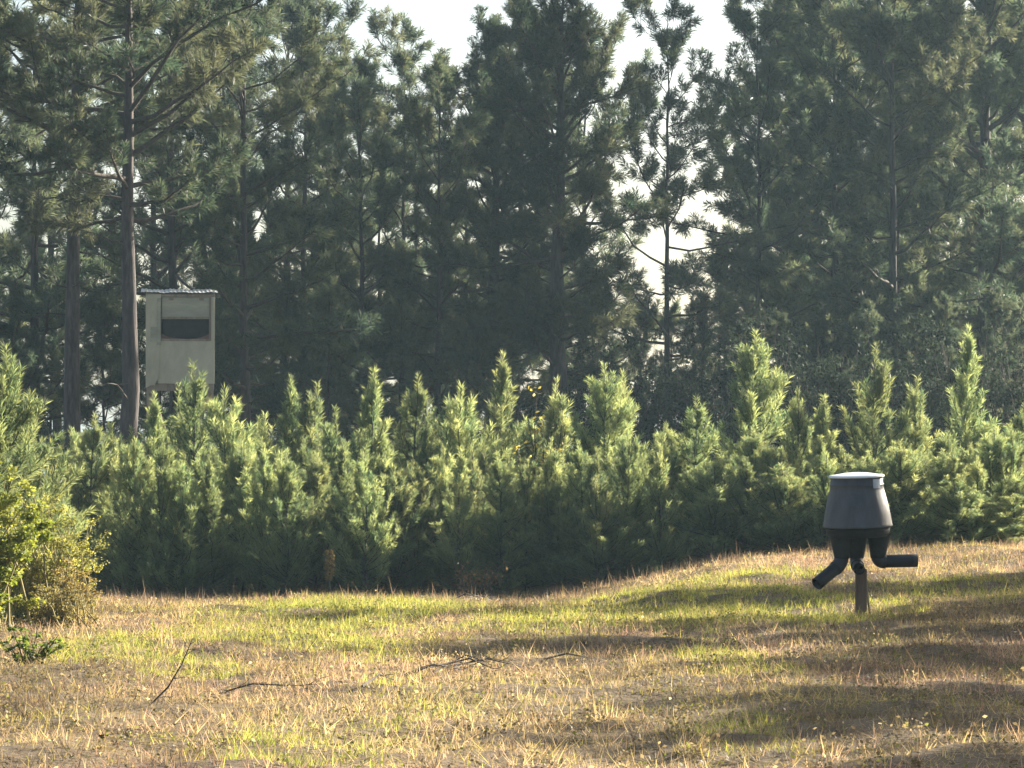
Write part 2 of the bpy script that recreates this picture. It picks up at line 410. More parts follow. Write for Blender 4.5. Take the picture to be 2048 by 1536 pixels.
tall('c', 1800, 72, -140, 3.0, 'dark pine rising just right of the feeder, before the massive crowns')
tall('g', 2090, 78, -200, 1.9, 'dark pine crown cut by the right edge of the view')
rng = np.random.default_rng(5)
BACK = [(-20, 84), (120, 88), (300, 92), (420, 84), (560, 88), (655, 96), (760, 90), (840, 98), (930, 88), (1030, 94), (1170, 90), (1610, 92), (1660, 88), (1900, 90), (2010, 96), (2080, 90)]
for k, (px, D) in enumerate(BACK):
    key = 'dcdhcgdh'[k % 8]
    t = rng.uniform(-60, 120)
    if 560 < px < 1000: t = rng.uniform(180, 300)
    if 1000 < px < 1240: t = rng.uniform(60, 160)
    tall(key, px, D, t, rng.uniform(0, 6.28), nth(k) + ' from the left of the hindmost pines, half hidden deep in the wood', 'pines deep in the wood behind the front row')
# low young growth under the big trees
UND = [(30, 70), (210, 66), (420, 74), (560, 70), (650, 66), (790, 68), (850, 76), (960, 66), (1030, 78), (1190, 72), (1290, 80), (1400, 70), (1480, 68), (1560, 68), (1640, 72), (1730, 67), (1800, 70), (1880, 68), (2000, 69), (2060, 72), (330, 80), (720, 84), (1110, 86), (1340, 86), (1450, 84), (100, 78)]
for k, (px, D) in enumerate(sorted(UND)):
    t = rng.uniform(560, 680) if px < 1250 else rng.uniform(575, 640)
    tall('h', px, D, t, rng.uniform(0, 6.28), nth(k) + ' from the left of the low shaded understory pines between the tall trunks', 'shaded understory pines', 'understory_pine')
# tall pines beside the field, right of the view, whose shade falls across it
SIDE = [(-.6, 30.9, 9, 'a'), (2.0, 33, 9, 'g'), (1.0, 25.3, 9, 'b'), (2.2, 21.5, 9, 'b'), (1.7, 18.0, 9, 'a'), (2.6, 15.3, 8.5, 'c'), (3.2, 28.6, 11, 'c'), (3.5, 24, 11, 'f'), (3.4, 19, 10, 'c'), (4.8, 36, 10, 'b'), (2.8, 26.2, 10, 'f'), (3.2, 21, 11, 'f'), (1.2, 16.3, 8, 'b'), (2.4, 13.9, 8, 'g'), (3.8, 31, 10.5, 'c'), (3.0, 17.2, 9.5, 'f'), (3.6, 14.5, 9, 'c'), (4.6, 23, 11, 'a'), (4.3, 27, 11, 'f'), (2.2, 23.2, 9, 'c'), (4.2, 17.6, 10, 'g'), (2.0, 14.2, 8, 'a')]
SK = 1 / math.tan(R(SUN_EL))
SIDE = [(x + SK * math.sin(R(SUN_AZ)) * h, y + SK * math.cos(R(SUN_AZ)) * h, h, k) for x, y, h, k in SIDE]     # tip of the shadow on the field -> foot of the tree
HS = dict(a=13.5, b=13., c=13., d=12., e=12.3, f=11.5, g=14.5, h=9.5)
for k, (x, y, h, key) in enumerate(SIDE):
    put_tree('pine_tree', TP[key], x, y, k * 1.3, h / HS[key], 'tall pine right of the field, casting its shade across the grass', 'tree', 'pines beside the field at right')

# ------------------------------------------------------------------ young pines
YP = [young_pine_meshes(101, 3.2, .31, 11), young_pine_meshes(102, 3.0, .38, 10, 5, up=8), young_pine_meshes(103, 3.3, .25, 12, 5, up=10),
      young_pine_meshes(104, 2.8, .46, 10, 6), young_pine_meshes(105, 3.0, .33, 10, 4.5, up=16, bushy=.6), young_pine_meshes(106, 3.4, .40, 12, 6), young_pine_meshes(107, 2.6, .5, 9, 6)]
YH = [3.2, 3.0, 3.3, 2.8, 3.0, 3.4, 2.6]
def young(v, px, D, top, rz, label, group=None):
    x = at(px, D); s = (hz(top, D) - gz(x, D)) / YH[v]
    return put_tree('young_pine', YP[v], x, D, rz, max(.92 * s, .72), label, 'young pine', group, sz=s)
YL = [  # variant, photo column, distance, photo row of tip, label
    (0, 185, 46, 825, 'young pine at the left end of the stand, beside the leafy bush'),
    (4, 218, 49, 845, 'small young pine below the bare purplish trunk'),
    (2, 300, 48, 785, 'slim young pine whose tip reaches the lower left corner of the blind'),
    (0, 392, 50, 725, 'young pine with pointed tip standing in front of the blind wall'),
    (1, 352, 52, 768, 'young pine tip below the middle of the blind wall'),
    (3, 455, 49, 775, 'young pine right of the blind, below its lower right corner'),
    (4, 540, 48, 825, 'short young pine right of the slim dark trunk'),
    (2, 592, 50, 752, 'young pine with twin tips, left one of the pair left of centre'),
    (0, 625, 50, 765, 'young pine with twin tips, right one of the pair left of centre'),
    (1, 680, 47, 815, 'broad young pine left of centre above the dried brown stalk'),
    (2, 748, 49, 738, 'young pine with a needle thin leader left of centre'),
    (0, 832, 50, 748, 'young pine with blunt tip just left of the centre of the stand'),
    (3, 925, 48, 770, 'full young pine at the centre, left of the tallest central tip'),
    (2, 995, 49, 705, 'tallest young pine at the centre of the stand, with a narrow tip'),
    (1, 1105, 50, 758, 'young pine beside the yellowing sapling at the centre'),
    (5, 1205, 49, 728, 'stout young pine right of centre with several upright tips'),
    (4, 1250, 50, 742, 'young pine close against the stout one right of centre'),
    (3, 1330, 47, 870, 'low young pine filling the dip right of centre'),
    (0, 1395, 47, 790, 'young pine with a rounded bright side at the edge of the bare rise'),
    (5, 1508, 50, 662, 'tallest young pine of all, broad and bright, right of centre'),
    (4, 1605, 47, 775, 'young pine with upswept branches left of the feeder'),
    (2, 1648, 49, 790, 'thin young pine rising between the tallest one and the feeder'),
    (1, 1742, 48, 688, 'tall young pine with long arms directly above the feeder lid'),
    (0, 1828, 48, 752, 'young pine with a dark bare stem showing, right of the feeder'),
    (2, 1928, 51, 652, 'slender tall young pine with a spire top near the right edge'),
    (3, 1985, 47, 855, 'low bushy young pine near the right edge'),
    (0, 2042, 49, 805, 'young pine cut by the right edge of the view'),
    (6, 1208, 45.2, 990, 'small dark young pine in front of the stand right of centre'),
    (6, 1908, 45.5, 955, 'small young pine in front of the stand, right of the feeder'),
    (6, 1120, 45.5, 960, 'small round young pine low in the shade near the centre'),
    (3, 1430, 46, 905, 'low young pine at the top of the bare rise'),
    (6, 1560, 46, 925, 'low young pine left of the feeder drum'),
    (3, 1800, 46, 880, 'low dark young pine right behind the feeder drum'),
    (6, 2030, 45.5, 985, 'smallest young pine low at the right edge'),
]
for k, (v, px, D, top, lab) in enumerate(YL):
    e_ = young(v, px, D, top, k * 1.7, lab); e_.scale.x *= 1.18; e_.scale.y *= 1.18
rng = np.random.default_rng(8)
FILL = []
for px in range(170, 1330, 52): FILL.append((px + rng.uniform(-18, 18), rng.uniform(44.8, 46.2), rng.uniform(870, 940)))
for px in range(160, 2060, 62): FILL.append((px + rng.uniform(-22, 22), rng.uniform(47, 49.5), rng.uniform(840, 920)))
for px in range(1480, 2060, 80): FILL.append((px + rng.uniform(-22, 22), rng.uniform(45.5, 46.5), rng.uniform(900, 960)))
for px in range(140, 2100, 75): FILL.append((px + rng.uniform(-22, 22), rng.uniform(51, 55), rng.uniform(830, 910)))
for px in range(150, 2080, 66): FILL.append((px + rng.uniform(-22, 22), rng.uniform(46.3, 47.6), rng.uniform(870, 960)))
for px in range(150, 2080, 66): FILL.append((px + rng.uniform(-22, 22), rng.uniform(49.5, 51), rng.uniform(845, 920)))
ROWS = [(46.27, 'foremost shaded row'), (47.8, 'second row'), (49.5, 'middle row'), (51.0, 'fourth row'), (60, 'hindmost row')]
seen = {}
for k, (px, D, top) in enumerate(sorted(FILL)):
    row = next(n_ for d_, n_ in ROWS if D <= d_); q = seen.get(row, 0); seen[row] = q + 1
    young((k * 3 + int(px)) % 7, px, D, top, rng.uniform(0, 6.28), 'young pine, ' + nth(q) + ' from the left in the ' + row + ' of the stand', 'young pines filling the dense stand')
# big young pine close by at the left edge
put_tree('young_pine', YP[5], at(5, 33), 33, 1.1, .80, 'bright bushy young pine cut by the left edge, nearer than the stand', 'young pine', sz=(hz(690, 33) - gz(at(5, 33), 33)) / 3.4)
put_tree('young_pine', YP[1], at(-60, 31), 31, .4, .9, 'bright young pine at the extreme left edge, half out of view', 'young pine', sz=(hz(730, 31) - gz(at(-60, 31), 31)) / 3.0)
put_tree('young_pine', YP[3], at(52, 35), 35, 2.1, .62, 'smaller young pine tucked behind the leafy bush at left', 'young pine', sz=(hz(800, 35) - gz(at(52, 35), 35)) / 2.8)

# ------------------------------------------------------------------ shrubs, weeds
M_straw = noise_mat('weed_stems', (.16, .14, .06), (.30, .25, .11), 12, .9)
SH_y = shrub_meshes(31, 1.55, .55, 44, .034, 26000, (.15, .20, .04), (.36, .37, .09), .3, base=.02, smat=M_straw, foot=.5)
put_tree('leafy_bush', SH_y, at(-45, 27), 27, 0, 1, 'bright yellow green leafy bush at the left edge', 'bush', parts=('stems', 'foliage'), sz=.95)
SH_w = shrub_meshes(32, 1.2, .48, 90, .022, 22000, (.17, .18, .05), (.36, .34, .12), .1, base=.0, smat=M_straw, foot=.6)
put_tree('tall_weed_clump', SH_w, at(85, 29), 29, 0, 1, 'olive feathery clump of tall weeds beside the leafy bush', 'weeds', parts=('stems', 'foliage'), sz=1.0)
SH_b = shrub_meshes(33, 1.0, .25, 34, .028, 4200, (.20, .16, .07), (.33, .28, .13), .2, base=0, smat=M_straw, foot=.6)
put_tree('brown_weed_clump', SH_b, at(150, 28.2), 28.2, 0, .8, 'reddish brown seedy clump of weeds at the right of the olive weeds', 'weeds', parts=('stems', 'foliage'), sz=.62)
put_tree('brown_weed_clump', SH_b, at(112, 27.6), 27.6, 2, .9, 'lower brown seedy weeds at the foot of the olive weeds', 'weeds', parts=('stems', 'foliage'), sz=.45)
SH_s = shrub_meshes(34, .5, .3, 14, .05, 900, (.07, .11, .03), (.22, .26, .06), .3)
put_tree('low_bush', SH_s, at(65, 22.5), 22.5, 0, .7, 'low dark green bush in the grass at lower left', 'bush', parts=('stems', 'foliage'), sz=.6)
SH_o = shrub_meshes(35, 3.0, .45, 12, .07, 900, (.17, .17, .04), (.36, .33, .10), .4, base=.4)
put_tree('yellowing_sapling', SH_o, at(1078, 48), 48, 0, 1, 'yellowing hardwood sapling among the young pines at the centre', 'sapling', parts=('stems', 'foliage'), sz=(hz(745, 48) + .3) / 3.0)
M_shade = leaf_mat('shade_toned_shrub_leaves', trans=.2, rough=.8, spec=.1, through=(1.2, 1.2, 1))  # dull, barely translucent leaves: understory shade put into the material
SH_h = shrub_meshes(36, 3.4, 1.4, 60, .065, 15000, (.022, .036, .026), (.055, .07, .04), .3, base=.03, mat_=M_shade)  # leaf colours darkened to stand for the shade under the pines
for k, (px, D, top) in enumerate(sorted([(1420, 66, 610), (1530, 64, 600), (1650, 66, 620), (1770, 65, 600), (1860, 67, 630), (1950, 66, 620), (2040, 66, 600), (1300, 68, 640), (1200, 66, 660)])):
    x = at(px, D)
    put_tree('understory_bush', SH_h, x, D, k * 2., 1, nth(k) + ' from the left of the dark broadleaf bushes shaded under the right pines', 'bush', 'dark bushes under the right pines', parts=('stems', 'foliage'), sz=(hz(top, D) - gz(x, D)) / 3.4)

# ------------------------------------------------------------------ wooden box blind on stilts
M_ply = noise_mat('weathered_plywood', (.35, .335, .245), (.49, .465, .35), 3.2, .85, 8, (1, 1, .5), .15, (.42, .40, .295))
M_ply2 = noise_mat('grey_plywood', (.28, .275, .20), (.40, .39, .28), 5, .85, 8, (.35, 1, 1.6), .15, (.33, .33, .26))
M_lum = noise_mat('grey_lumber', (.16, .13, .10), (.33, .28, .22), 6, .9, 8, (1, 1, .15), .3)
M_tin = noise_mat('roofing_tin', (.55, .56, .56), (.72, .72, .70), 6, .38, 6, (1, 1, 1), .05, metal=.7)
M_black = noise_mat('black_cloth', (.012, .013, .015), (.025, .027, .03), 9, .9)
M_red = noise_mat('rusty_board', (.16, .085, .06), (.26, .15, .11), 8, .9)
BD = 58.0; bx_ = at(361, BD); bz = hz(772, BD); bs = F / BD
bl = bpy.data.objects.new('hunting_blind', None); C.objects.link(bl)
bl.location = (bx_, BD, gz(bx_, BD)); bl.rotation_euler = (0, 0, R(5.9))
bl['label'] = 'weathered plywood box blind on stilts with tin roof, left, above the young pines'; bl['category'] = 'blind'
g0 = bl.location.z
def bxp(c): return (220 + c / 4.267 - 361) / bs               # crop column -> local x
def bzp(c): return hz(540 + c / 4.267, BD) - g0               # crop row -> local z
xl, xr = bxp(305), bxp(890); zt, zb = bzp(205), bzp(975); dp = 1.2
wl, wr, wt, wm, wb = bxp(438), bxp(858), bzp(228), bzp(418), bzp(588)
P = dict(parent=bl)
bm_obj('floor', box(xl + .02, xr - .02, .03, dp - .03, zb + .02, zb + .06), M_ply2, bl)
bm_obj('front_panel', box(bxp(410), xr, -.012, 0, zb + .01, wb), M_ply, bl, bevel=.003)
# left board of the front: runs lower than the rest, with a split bottom
bm = bmesh.new()
pr = [(xl, bzp(1005)), (bxp(352), bzp(985)), (bxp(383), bzp(985)), (bxp(402), bzp(930)), (bxp(410), bzp(960)), (bxp(425), wb - .02), (bxp(434), zt), (xl - .005, zt)]
f0 = [bm.verts.new((a, -.026, b)) for a, b in pr]; f1 = [bm.verts.new((a, -.0135, b)) for a, b in pr]
bm.faces.new(f0); bm.faces.new(list(reversed(f1)))
for k in range(len(pr)): bm.faces.new((f0[k], f1[k], f1[(k + 1) % len(pr)], f0[(k + 1) % len(pr)]))
bmesh.ops.recalc_face_normals(bm, faces=bm.faces)
bm_obj('side_board', bm, M_ply, bl)
bm_obj('patch', box(bxp(345), bxp(405), -.036, -.0275, bzp(612), bzp(485)), M_ply2, bl, bevel=.002)
bm_obj('patch', box(bxp(400), bxp(432), -.040, -.0275, bzp(640), bzp(240)), M_ply2, bl, bevel=.002)
bm_obj('header', box(bxp(410), xr, -.014, .024, wt, zt), M_lum, bl, bevel=.003)
bm_obj('window_post', box(wr + .005, xr + .002, -.03, .03, wb + .002, wt - .002), M_ply, bl, bevel=.004)
bm_obj('window_trim', box(wr - .028, wr + .003, -.018, .02, wb + .004, wt - .004), M_lum, bl, bevel=.003)
fl = bm_obj('window_hatch', box(wl + .004, wr - .03, .006, .02, wm, wt - .005), M_ply2, bl, bevel=.003)
bm_obj('hinge', box(wl + .12, wl + .2, -.004, .0055, wt - .06, wt - .02), M_lum, fl)
bm_obj('hinge', box(wr - .2, wr - .12, -.004, .0055, wt - .06, wt - .02), M_lum, fl)
bm_obj('hatch_batten', box(wl + .01, wr - .035, -.006, .0055, wm + .003, wm + .04), M_lum, fl, bevel=.003)
bm_obj('window_sill', box(wl - .02, wr + .004, -.022, .03, wb - .035, wb + .001), M_lum, bl, bevel=.003)
bm_obj('inner_board', box(wl, wr - .032, .05, .065, wb - .04, wb + .26), M_red, bl)
bm = bmesh.new(); n = 18; fa = []; fb = []
for k in range(n + 1):
    u = k / n; x = wl + .003 + (wr - .034 - wl) * u; d = max(0., math.sin(math.pi * min(1, u * .97 + .015))) ** .55
    zz = wb + .115 - .112 * d
    fa.append((x, zz)); 
fr = [bm.verts.new((x, .036, z)) for x, z in fa] + [bm.verts.new((x, .036, wm + .05)) for x, _ in reversed(fa)]
bk = [bm.verts.new((v.co.x, .042, v.co.z)) for v in fr]
bm.faces.new(fr); bm.faces.new(list(reversed(bk)))
for k in range(len(fr)): bm.faces.new((fr[k], bk[k], bk[(k + 1) % len(fr)], fr[(k + 1) % len(fr)]))
bmesh.ops.recalc_face_normals(bm, faces=bm.faces)
bm_obj('window_curtain', bm, M_black, bl)
bm_obj('side_wall', box(xl + .002, xl + .014, .004, dp, zb + .01, zt + .08), M_ply, bl)
bm_obj('side_wall', box(xr - .014, xr - .002, .004, dp, zb + .01, zt + .08), M_ply2, bl)
bm_obj('back_wall', box(xl + .016, xr - .016, dp - .014, dp - .002, zb + .01, zt + .1), M_ply2, bl)
for sx in (xl + .06, xr - .06):
    for sy in (.06, dp - .06):
        bm_obj('leg', box(sx - .045, sx + .045, sy - .045, sy + .045, -.2, zb + .018), M_lum, bl, bevel=.004)
bm_obj('joist', box(xl + .02, xr - .02, .012, .05, zb - .11, zb + .018), M_lum, bl)
for a, b in ((1, -1), (-1, 1)):
    tb = Tubes(); tb.add([(a * .5, .01, zb - .15), (b * .5, .005, .3)], [.04, .04], 4); link('brace', tb.mesh('brace', M_lum), bl)
# corrugated roof sheet, higher at the back
bm = bmesh.new(); n = 90; x0, x1 = bxp(262), bxp(918); sl_ = math.tan(R(5.2))
rows = []
for off in (0, .006):
    for yy in (-.06, dp + .06):
        rows.append([bm.verts.new((x0 + (x1 - x0) * k / n, yy, zt + .008 + .018 + off + (yy + .06) * sl_ + .005 * math.sin(k / n * 2 * math.pi * 19) + .007 * math.sin(k * .17 + yy) + .004 * math.sin(k * .41))) for k in range(n + 1)])
for k in range(n):
    bm.faces.new((rows[0][k], rows[1][k], rows[1][k + 1], rows[0][k + 1])); bm.faces.new((rows[2][k], rows[2][k + 1], rows[3][k + 1], rows[3][k]))
    bm.faces.new((rows[0][k], rows[0][k + 1], rows[2][k + 1], rows[2][k])); bm.faces.new((rows[1][k + 1], rows[1][k], rows[3][k], rows[3][k + 1]))
for k in (0, n): bm.faces.new((rows[0][k], rows[2][k], rows[3][k], rows[1][k]))
bmesh.ops.recalc_face_normals(bm, faces=bm.faces)
bm_obj('roof', bm, M_tin, bl, smooth=False)

# ------------------------------------------------------------------ gravity feeder
M_drum = noise_mat('faded_plastic', (.034, .034, .040), (.082, .080, .084), 7, .55, 8, (1, 1, .3), .15, (.060, .058, .062), spec=.45)
M_blk = noise_mat('black_plastic', (.004, .004, .005), (.012, .012, .012), 7, .5, 6, spec=.4)
M_camo = noise_mat('dark_mottled_plastic', (.003, .003, .003), (.015, .013, .009), 11, .75, 3, spec=.3)
M_lid = noise_mat('pale_lid', (.74, .74, .72), (.82, .82, .80), 6, .45)
M_post = noise_mat('post_wood', (.055, .038, .026), (.19, .125, .08), 10, .9, 8, (1, 1, .12), .5)
M_label = noise_mat('pale_plate', (.34, .36, .38), (.5, .52, .54), 12, .5)
FD = 30.0; fs = F / FD; fx0 = at(1715, FD); fg = gz(fx0, FD)
fe = bpy.data.objects.new('game_feeder', None); C.objects.link(fe); fe.location = (fx0, FD, fg)
fe['label'] = 'dark gravity feeder drum with spouts on a wooden post in the field'; fe['category'] = 'feeder'
def fxp(c): return (1560 + c / 4.15 - 1715) / fs
def fzp(c): return hz(900 + c / 4.15, FD) - fg
top = fzp(225); db = fzp(640); sk = fzp(700)
TILT = Matrix.Rotation(R(-1.6), 4, 'Y') @ Matrix.Rotation(R(2.5), 4, 'X')
def tilt(bm):                                   # the drum leans a little
    pv = Vector((0, 0, db)); bmesh.ops.transform(bm, matrix=Matrix.Translation(pv) @ TILT @ Matrix.Translation(-pv), verts=bm.verts); return bm
rt, rb_ = .232, .305
prof = [(rb_ - .02, db + .002), (rb_, db + .004), (rb_ + .003, db + .012), (rb_ - .003, db + .03)]
for k in range(1, 8): u = k / 8; prof.append((rb_ - .003 + (rt - rb_) * u + .006 * math.sin(math.pi * u), db + .03 + (top - .075 - db - .03) * u))
prof += [(rt, top - .075), (rt + .006, top - .068), (rt + .006, top - .06), (rt - .002, top - .056), (rt - .003, top - .004), (rt - .02, top - .002)]
drum = bm_obj('drum', tilt(lathe(prof, 48)), M_drum, fe, smooth=True)
bm = tilt(lathe([(rt - .03, top - .001), (rt + .012, top), (rt + .014, top + .012), (rt + .006, top + .018), (rt * .9, top + .022), (rt * .45, top + .038), (.02, top + .043)], 48))
lid = bm_obj('lid', bm, M_lid, fe, smooth=True)
bm = bmesh.new(); lx = fxp(785); ang = math.asin(lx / (rt + .01))
rows = []
for off in (.012, .02):
    for zz in (fzp(312), fzp(238)):
        u = (top - .075 - zz) / (top - .075 - db); rr = rt + (rb_ - rt) * max(0, u) + off
        rows.append([bm.verts.new((math.sin(a) * rr, -math.cos(a) * rr, zz)) for a in np.linspace(ang - .15, ang + .17, 6)])
for k in range(5):
    bm.faces.new((rows[2][k], rows[2][k + 1], rows[3][k + 1], rows[3][k])); bm.faces.new((rows[0][k], rows[1][k], rows[1][k + 1], rows[0][k + 1]))
    bm.faces.new((rows[1][k], rows[3][k], rows[3][k + 1], rows[1][k + 1])); bm.faces.new((rows[0][k], rows[0][k + 1], rows[2][k + 1], rows[2][k]))
for k in (0, 5): bm.faces.new((rows[0][k], rows[2][k], rows[3][k], rows[1][k]))
bmesh.ops.recalc_face_normals(bm, faces=bm.faces)
bm_obj('latch_plate', tilt(bm), M_label, fe)
base = bm_obj('base', tilt(lathe([(.12, sk - .02), (.25, sk - .02), (.272, sk), (.281, sk + .03), (.283, db + .003)], 40)), M_camo, fe, smooth=True)
def elbow(p0, p1, p2, r0, r1, n=7):
    p0, p1, p2 = map(np.array, (p0, p1, p2)); t = np.linspace(0, 1, n)[:, None]
    return (1 - t) ** 2 * p0 + 2 * t * (1 - t) * p1 + t * t * p2, np.linspace(r0, r1, n)
def hollow(name, pts, r, m, parent, wall=.006):
    """open pipe with real wall"""
    pts = np.asarray(pts, float); tb = Tubes(); tb.add(pts, r, 24, False); tb.add(pts[::-1], np.asarray(r)[::-1] - wall, 24, False)
    m_ = len(pts); s = 24; q = []
    for a0, b0 in (((m_ - 1) * s, m_ * s), (0, m_ * s + (m_ - 1) * s)):
        pass
    o = link(name, tb.mesh(name, m), parent)
    bm = bmesh.new(); bm.from_mesh(o.data); bm.verts.ensure_lookup_table()
    end_o = [bm.verts[(m_ - 1) * s + k] for k in range(s)]
    inn = [bm.verts[m_ * s + k] for k in range(s)]
    for k in range(s):                           # rim: join each outer vertex to its nearest inner one
        a, b = end_o[k], end_o[(k + 1) % s]
        na = min(inn, key=lambda v: (v.co - a.co).length); nb = min(inn, key=lambda v: (v.co - b.co).length)
        if na != nb:
            try: bm.faces.new((a, b, nb, na))
            except ValueError: pass
    bmesh.ops.recalc_face_normals(bm, faces=bm.faces)
    bm.to_mesh(o.data); bm.free(); return o
zf = fzp(900)
spec = [  # funnel centre at the bottom (x, y), spout bend and end
    ((fxp(505), -.06), [(fxp(470), -.10, fzp(985)), (fxp(283), -.22, fzp(1105))]),
    ((fxp(815), .05), [(fxp(850), .05, fzp(925)), (fxp(1142), .07, fzp(918))]),
    ((fxp(640), .10), None)]
for (cx, cy), path in spec:
    tx, ty = cx * 1.05, cy * 1.05
    zs = np.linspace(sk + .01, zf, 8); u = np.linspace(0, 1, 8)
    tb = Tubes(); tb.add(np.stack([tx + (cx - tx) * u, ty + (cy - ty) * u, zs], -1), .110 - .045 * u ** .8, 24)
    link('funnel', tb.mesh('funnel', M_camo), fe)
    if path:
        e, end = path
        pts, _ = elbow((cx, cy, zf + .03), (cx, cy, e[2]) if cx > 0 else (cx, cy, e[2] + .05), (cx + (e[0] - cx) + (.03 if cx > 0 else -.03), e[1], e[2]), 1, 1, 8)
        tb = Tubes(); tb.add(pts, np.full(8, .063), 24); link('elbow', tb.mesh('elbow', M_blk), fe)
        p0 = pts[-2]; p1 = np.array(end)
        hollow('spout', [p0 + (p1 - p0) * k / 5 for k in range(6)], [.057] * 6, M_blk, fe)
# third spout points at the viewer, its dark mouth in front of the post
pts, _ = elbow((fxp(640), .10, zf + .03), (fxp(640), .08, fzp(965)), (fxp(640), -.02, fzp(962)), 1, 1, 8)
tb = Tubes(); tb.add(pts, np.full(8, .058), 24); link('elbow', tb.mesh('elbow', M_blk), fe)
hollow('spout', [np.array((fxp(640), -.01 - .032 * k, fzp(962) - .006 * k)) for k in range(5)], [.051] * 5, M_blk, fe)
# post
n = 10; zz = np.linspace(-.2, fzp(880), n); tb = Tubes()
bm = box(fxp(626), fxp(714), -.045 + .02, .045 + .02, -.2, fzp(985))
bmesh.ops.subdivide_edges(bm, edges=[e for e in bm.edges if abs(e.verts[0].co.z - e.verts[1].co.z) > .1], cuts=6)
rr = random.Random(3)
for v in bm.verts: v.co.x += rr.uniform(-.003, .003) + 0; v.co.y += rr.uniform(-.003, .003)
bm_obj('post', bm, M_post, fe, bevel=.006)
bm = bmesh.new()                                # split slab of pale wood leaning on the post
sl = [(fxp(715), 0.02, fzp(1060)), (fxp(722), .02, fzp(1180)), (fxp(735), .015, fzp(1300)), (fxp(752), .01, fzp(1430))]
tb = Tubes(); tb.add(sl, [.005, .008, .010, .011], 6); link('support_stake', tb.mesh('support_stake', M_straw), fe)

# ------------------------------------------------------------------ dead stalks, sticks, brush
def stick(name, pts, r, label, cat, group=None, sides=6, twigs=0, seed=0, mat_=None):
    rng = np.random.default_rng(seed); tb = Tubes(); pts = np.array(pts, float); tb.add(pts, np.linspace(r, r * .45, len(pts)), sides)
    for k in range(twigs):
        i = rng.integers(1, len(pts)); d = pts[i] - pts[i - 1]; L = np.linalg.norm(pts[-1] - pts[0]) * rng.uniform(.12, .3)
        q = curve_pts(pts[i] - d * rng.uniform(0, .8), math.atan2(d[1], d[0]) + rng.uniform(-1.2, 1.2), R(rng.uniform(-5, 40)), R(rng.uniform(0, 40)), L, 3, rng, .2)
        tb.add(q, [r * .4, r * .33, r * .25, r * .15], 4)
    me = tb.mesh(name, mat_ or M_deadwood); c = Vector(pts[0]); me.transform(Matrix.Translation(-c))
    return link(name, me, None, c, label, cat, group)
def gp(px, py):                                 # ground point seen at a photo pixel (solved on the real terrain)
    D = 14.0
    while D < 60:
        x = at(px, D)
        if hz(py, D) <= gz(x, D): break
        D += .05
    return np.array([x, D, gz(x, D)])
p = gp(300, 1412); stick('bare_twig', [p, p + np.array([.10, .0, .10]), p + np.array([.17, .02, .22]), p + np.array([.23, .02, .36])], .0065, 'dark bare twig standing slanted in the dry grass at lower left', 'twig', twigs=6, seed=1, mat_=M_twig)
a, b = gp(440, 1398), gp(640, 1375); m = (a + b) / 2
stick('fallen_branch', [a + [0, 0, .03], m + [-.1, .05, .05], m + [.15, -.05, .045], b + [0, 0, .02]], .006, 'thin dark branch lying flat in the grass at lower left', 'branch', twigs=5, seed=2, mat_=M_twig)
a, b = gp(715, 1372), gp(905, 1335); d = b - a
for k in range(10):
    rng = np.random.default_rng(40 + k); o1 = a + d * rng.uniform(-.1, 1.3) + [0, rng.uniform(-.7, .7), 0]; L_ = rng.uniform(.22, .55); q_ = rng.uniform(-1.1, 1.1); o2 = o1 + [L_ * math.cos(q_), L_ * math.sin(q_), 0]
    o1[2] = gz(o1[0], o1[1]) + .02; o2[2] = gz(o2[0], o2[1]) + rng.uniform(.02, .07)
    stick('brush_stick', [o1, (o1 + o2) / 2 + [0, 0, .05], o2], rng.uniform(.004, .008), 'dark stick in the brush pile in the middle of the field', 'stick', 'sticks of the brush pile in the field', twigs=2, seed=k, mat_=M_twig)
a = np.array([at(905, 40.5), 40.5, 0.]); b = np.array([at(1020, 41.3), 41.3, 0.]); d = b - a
for k in range(7):
    rng = np.random.default_rng(60 + k); o1 = a + d * rng.uniform(-.1, .5) + [0, rng.uniform(-.3, .3), 0]; o2 = o1 + d * rng.uniform(.4, .8) + [0, rng.uniform(-.4, .4), 0]
    o1[2] = gz(o1[0], o1[1]) + .04; o2[2] = gz(o2[0], o2[1]) + rng.uniform(.04, .10)
    stick('dark_branch', [o1, (o1 + o2) / 2 + [0, 0, .06], o2], rng.uniform(.008, .018), 'dark dead branch in the small heap before the young pines', 'branch', 'branches of the heap before the stand', twigs=3, seed=k + 9, mat_=M_twig)
a, b = gp(1090, 1332), gp(1175, 1325)
stick('fallen_stick', [a + [0, 0, .05], (a + b) / 2 + [0, 0, .07], b + [0, 0, .03]], .010, 'short dark stick lying right of the brush pile', 'stick', twigs=2, seed=77, mat_=M_twig)
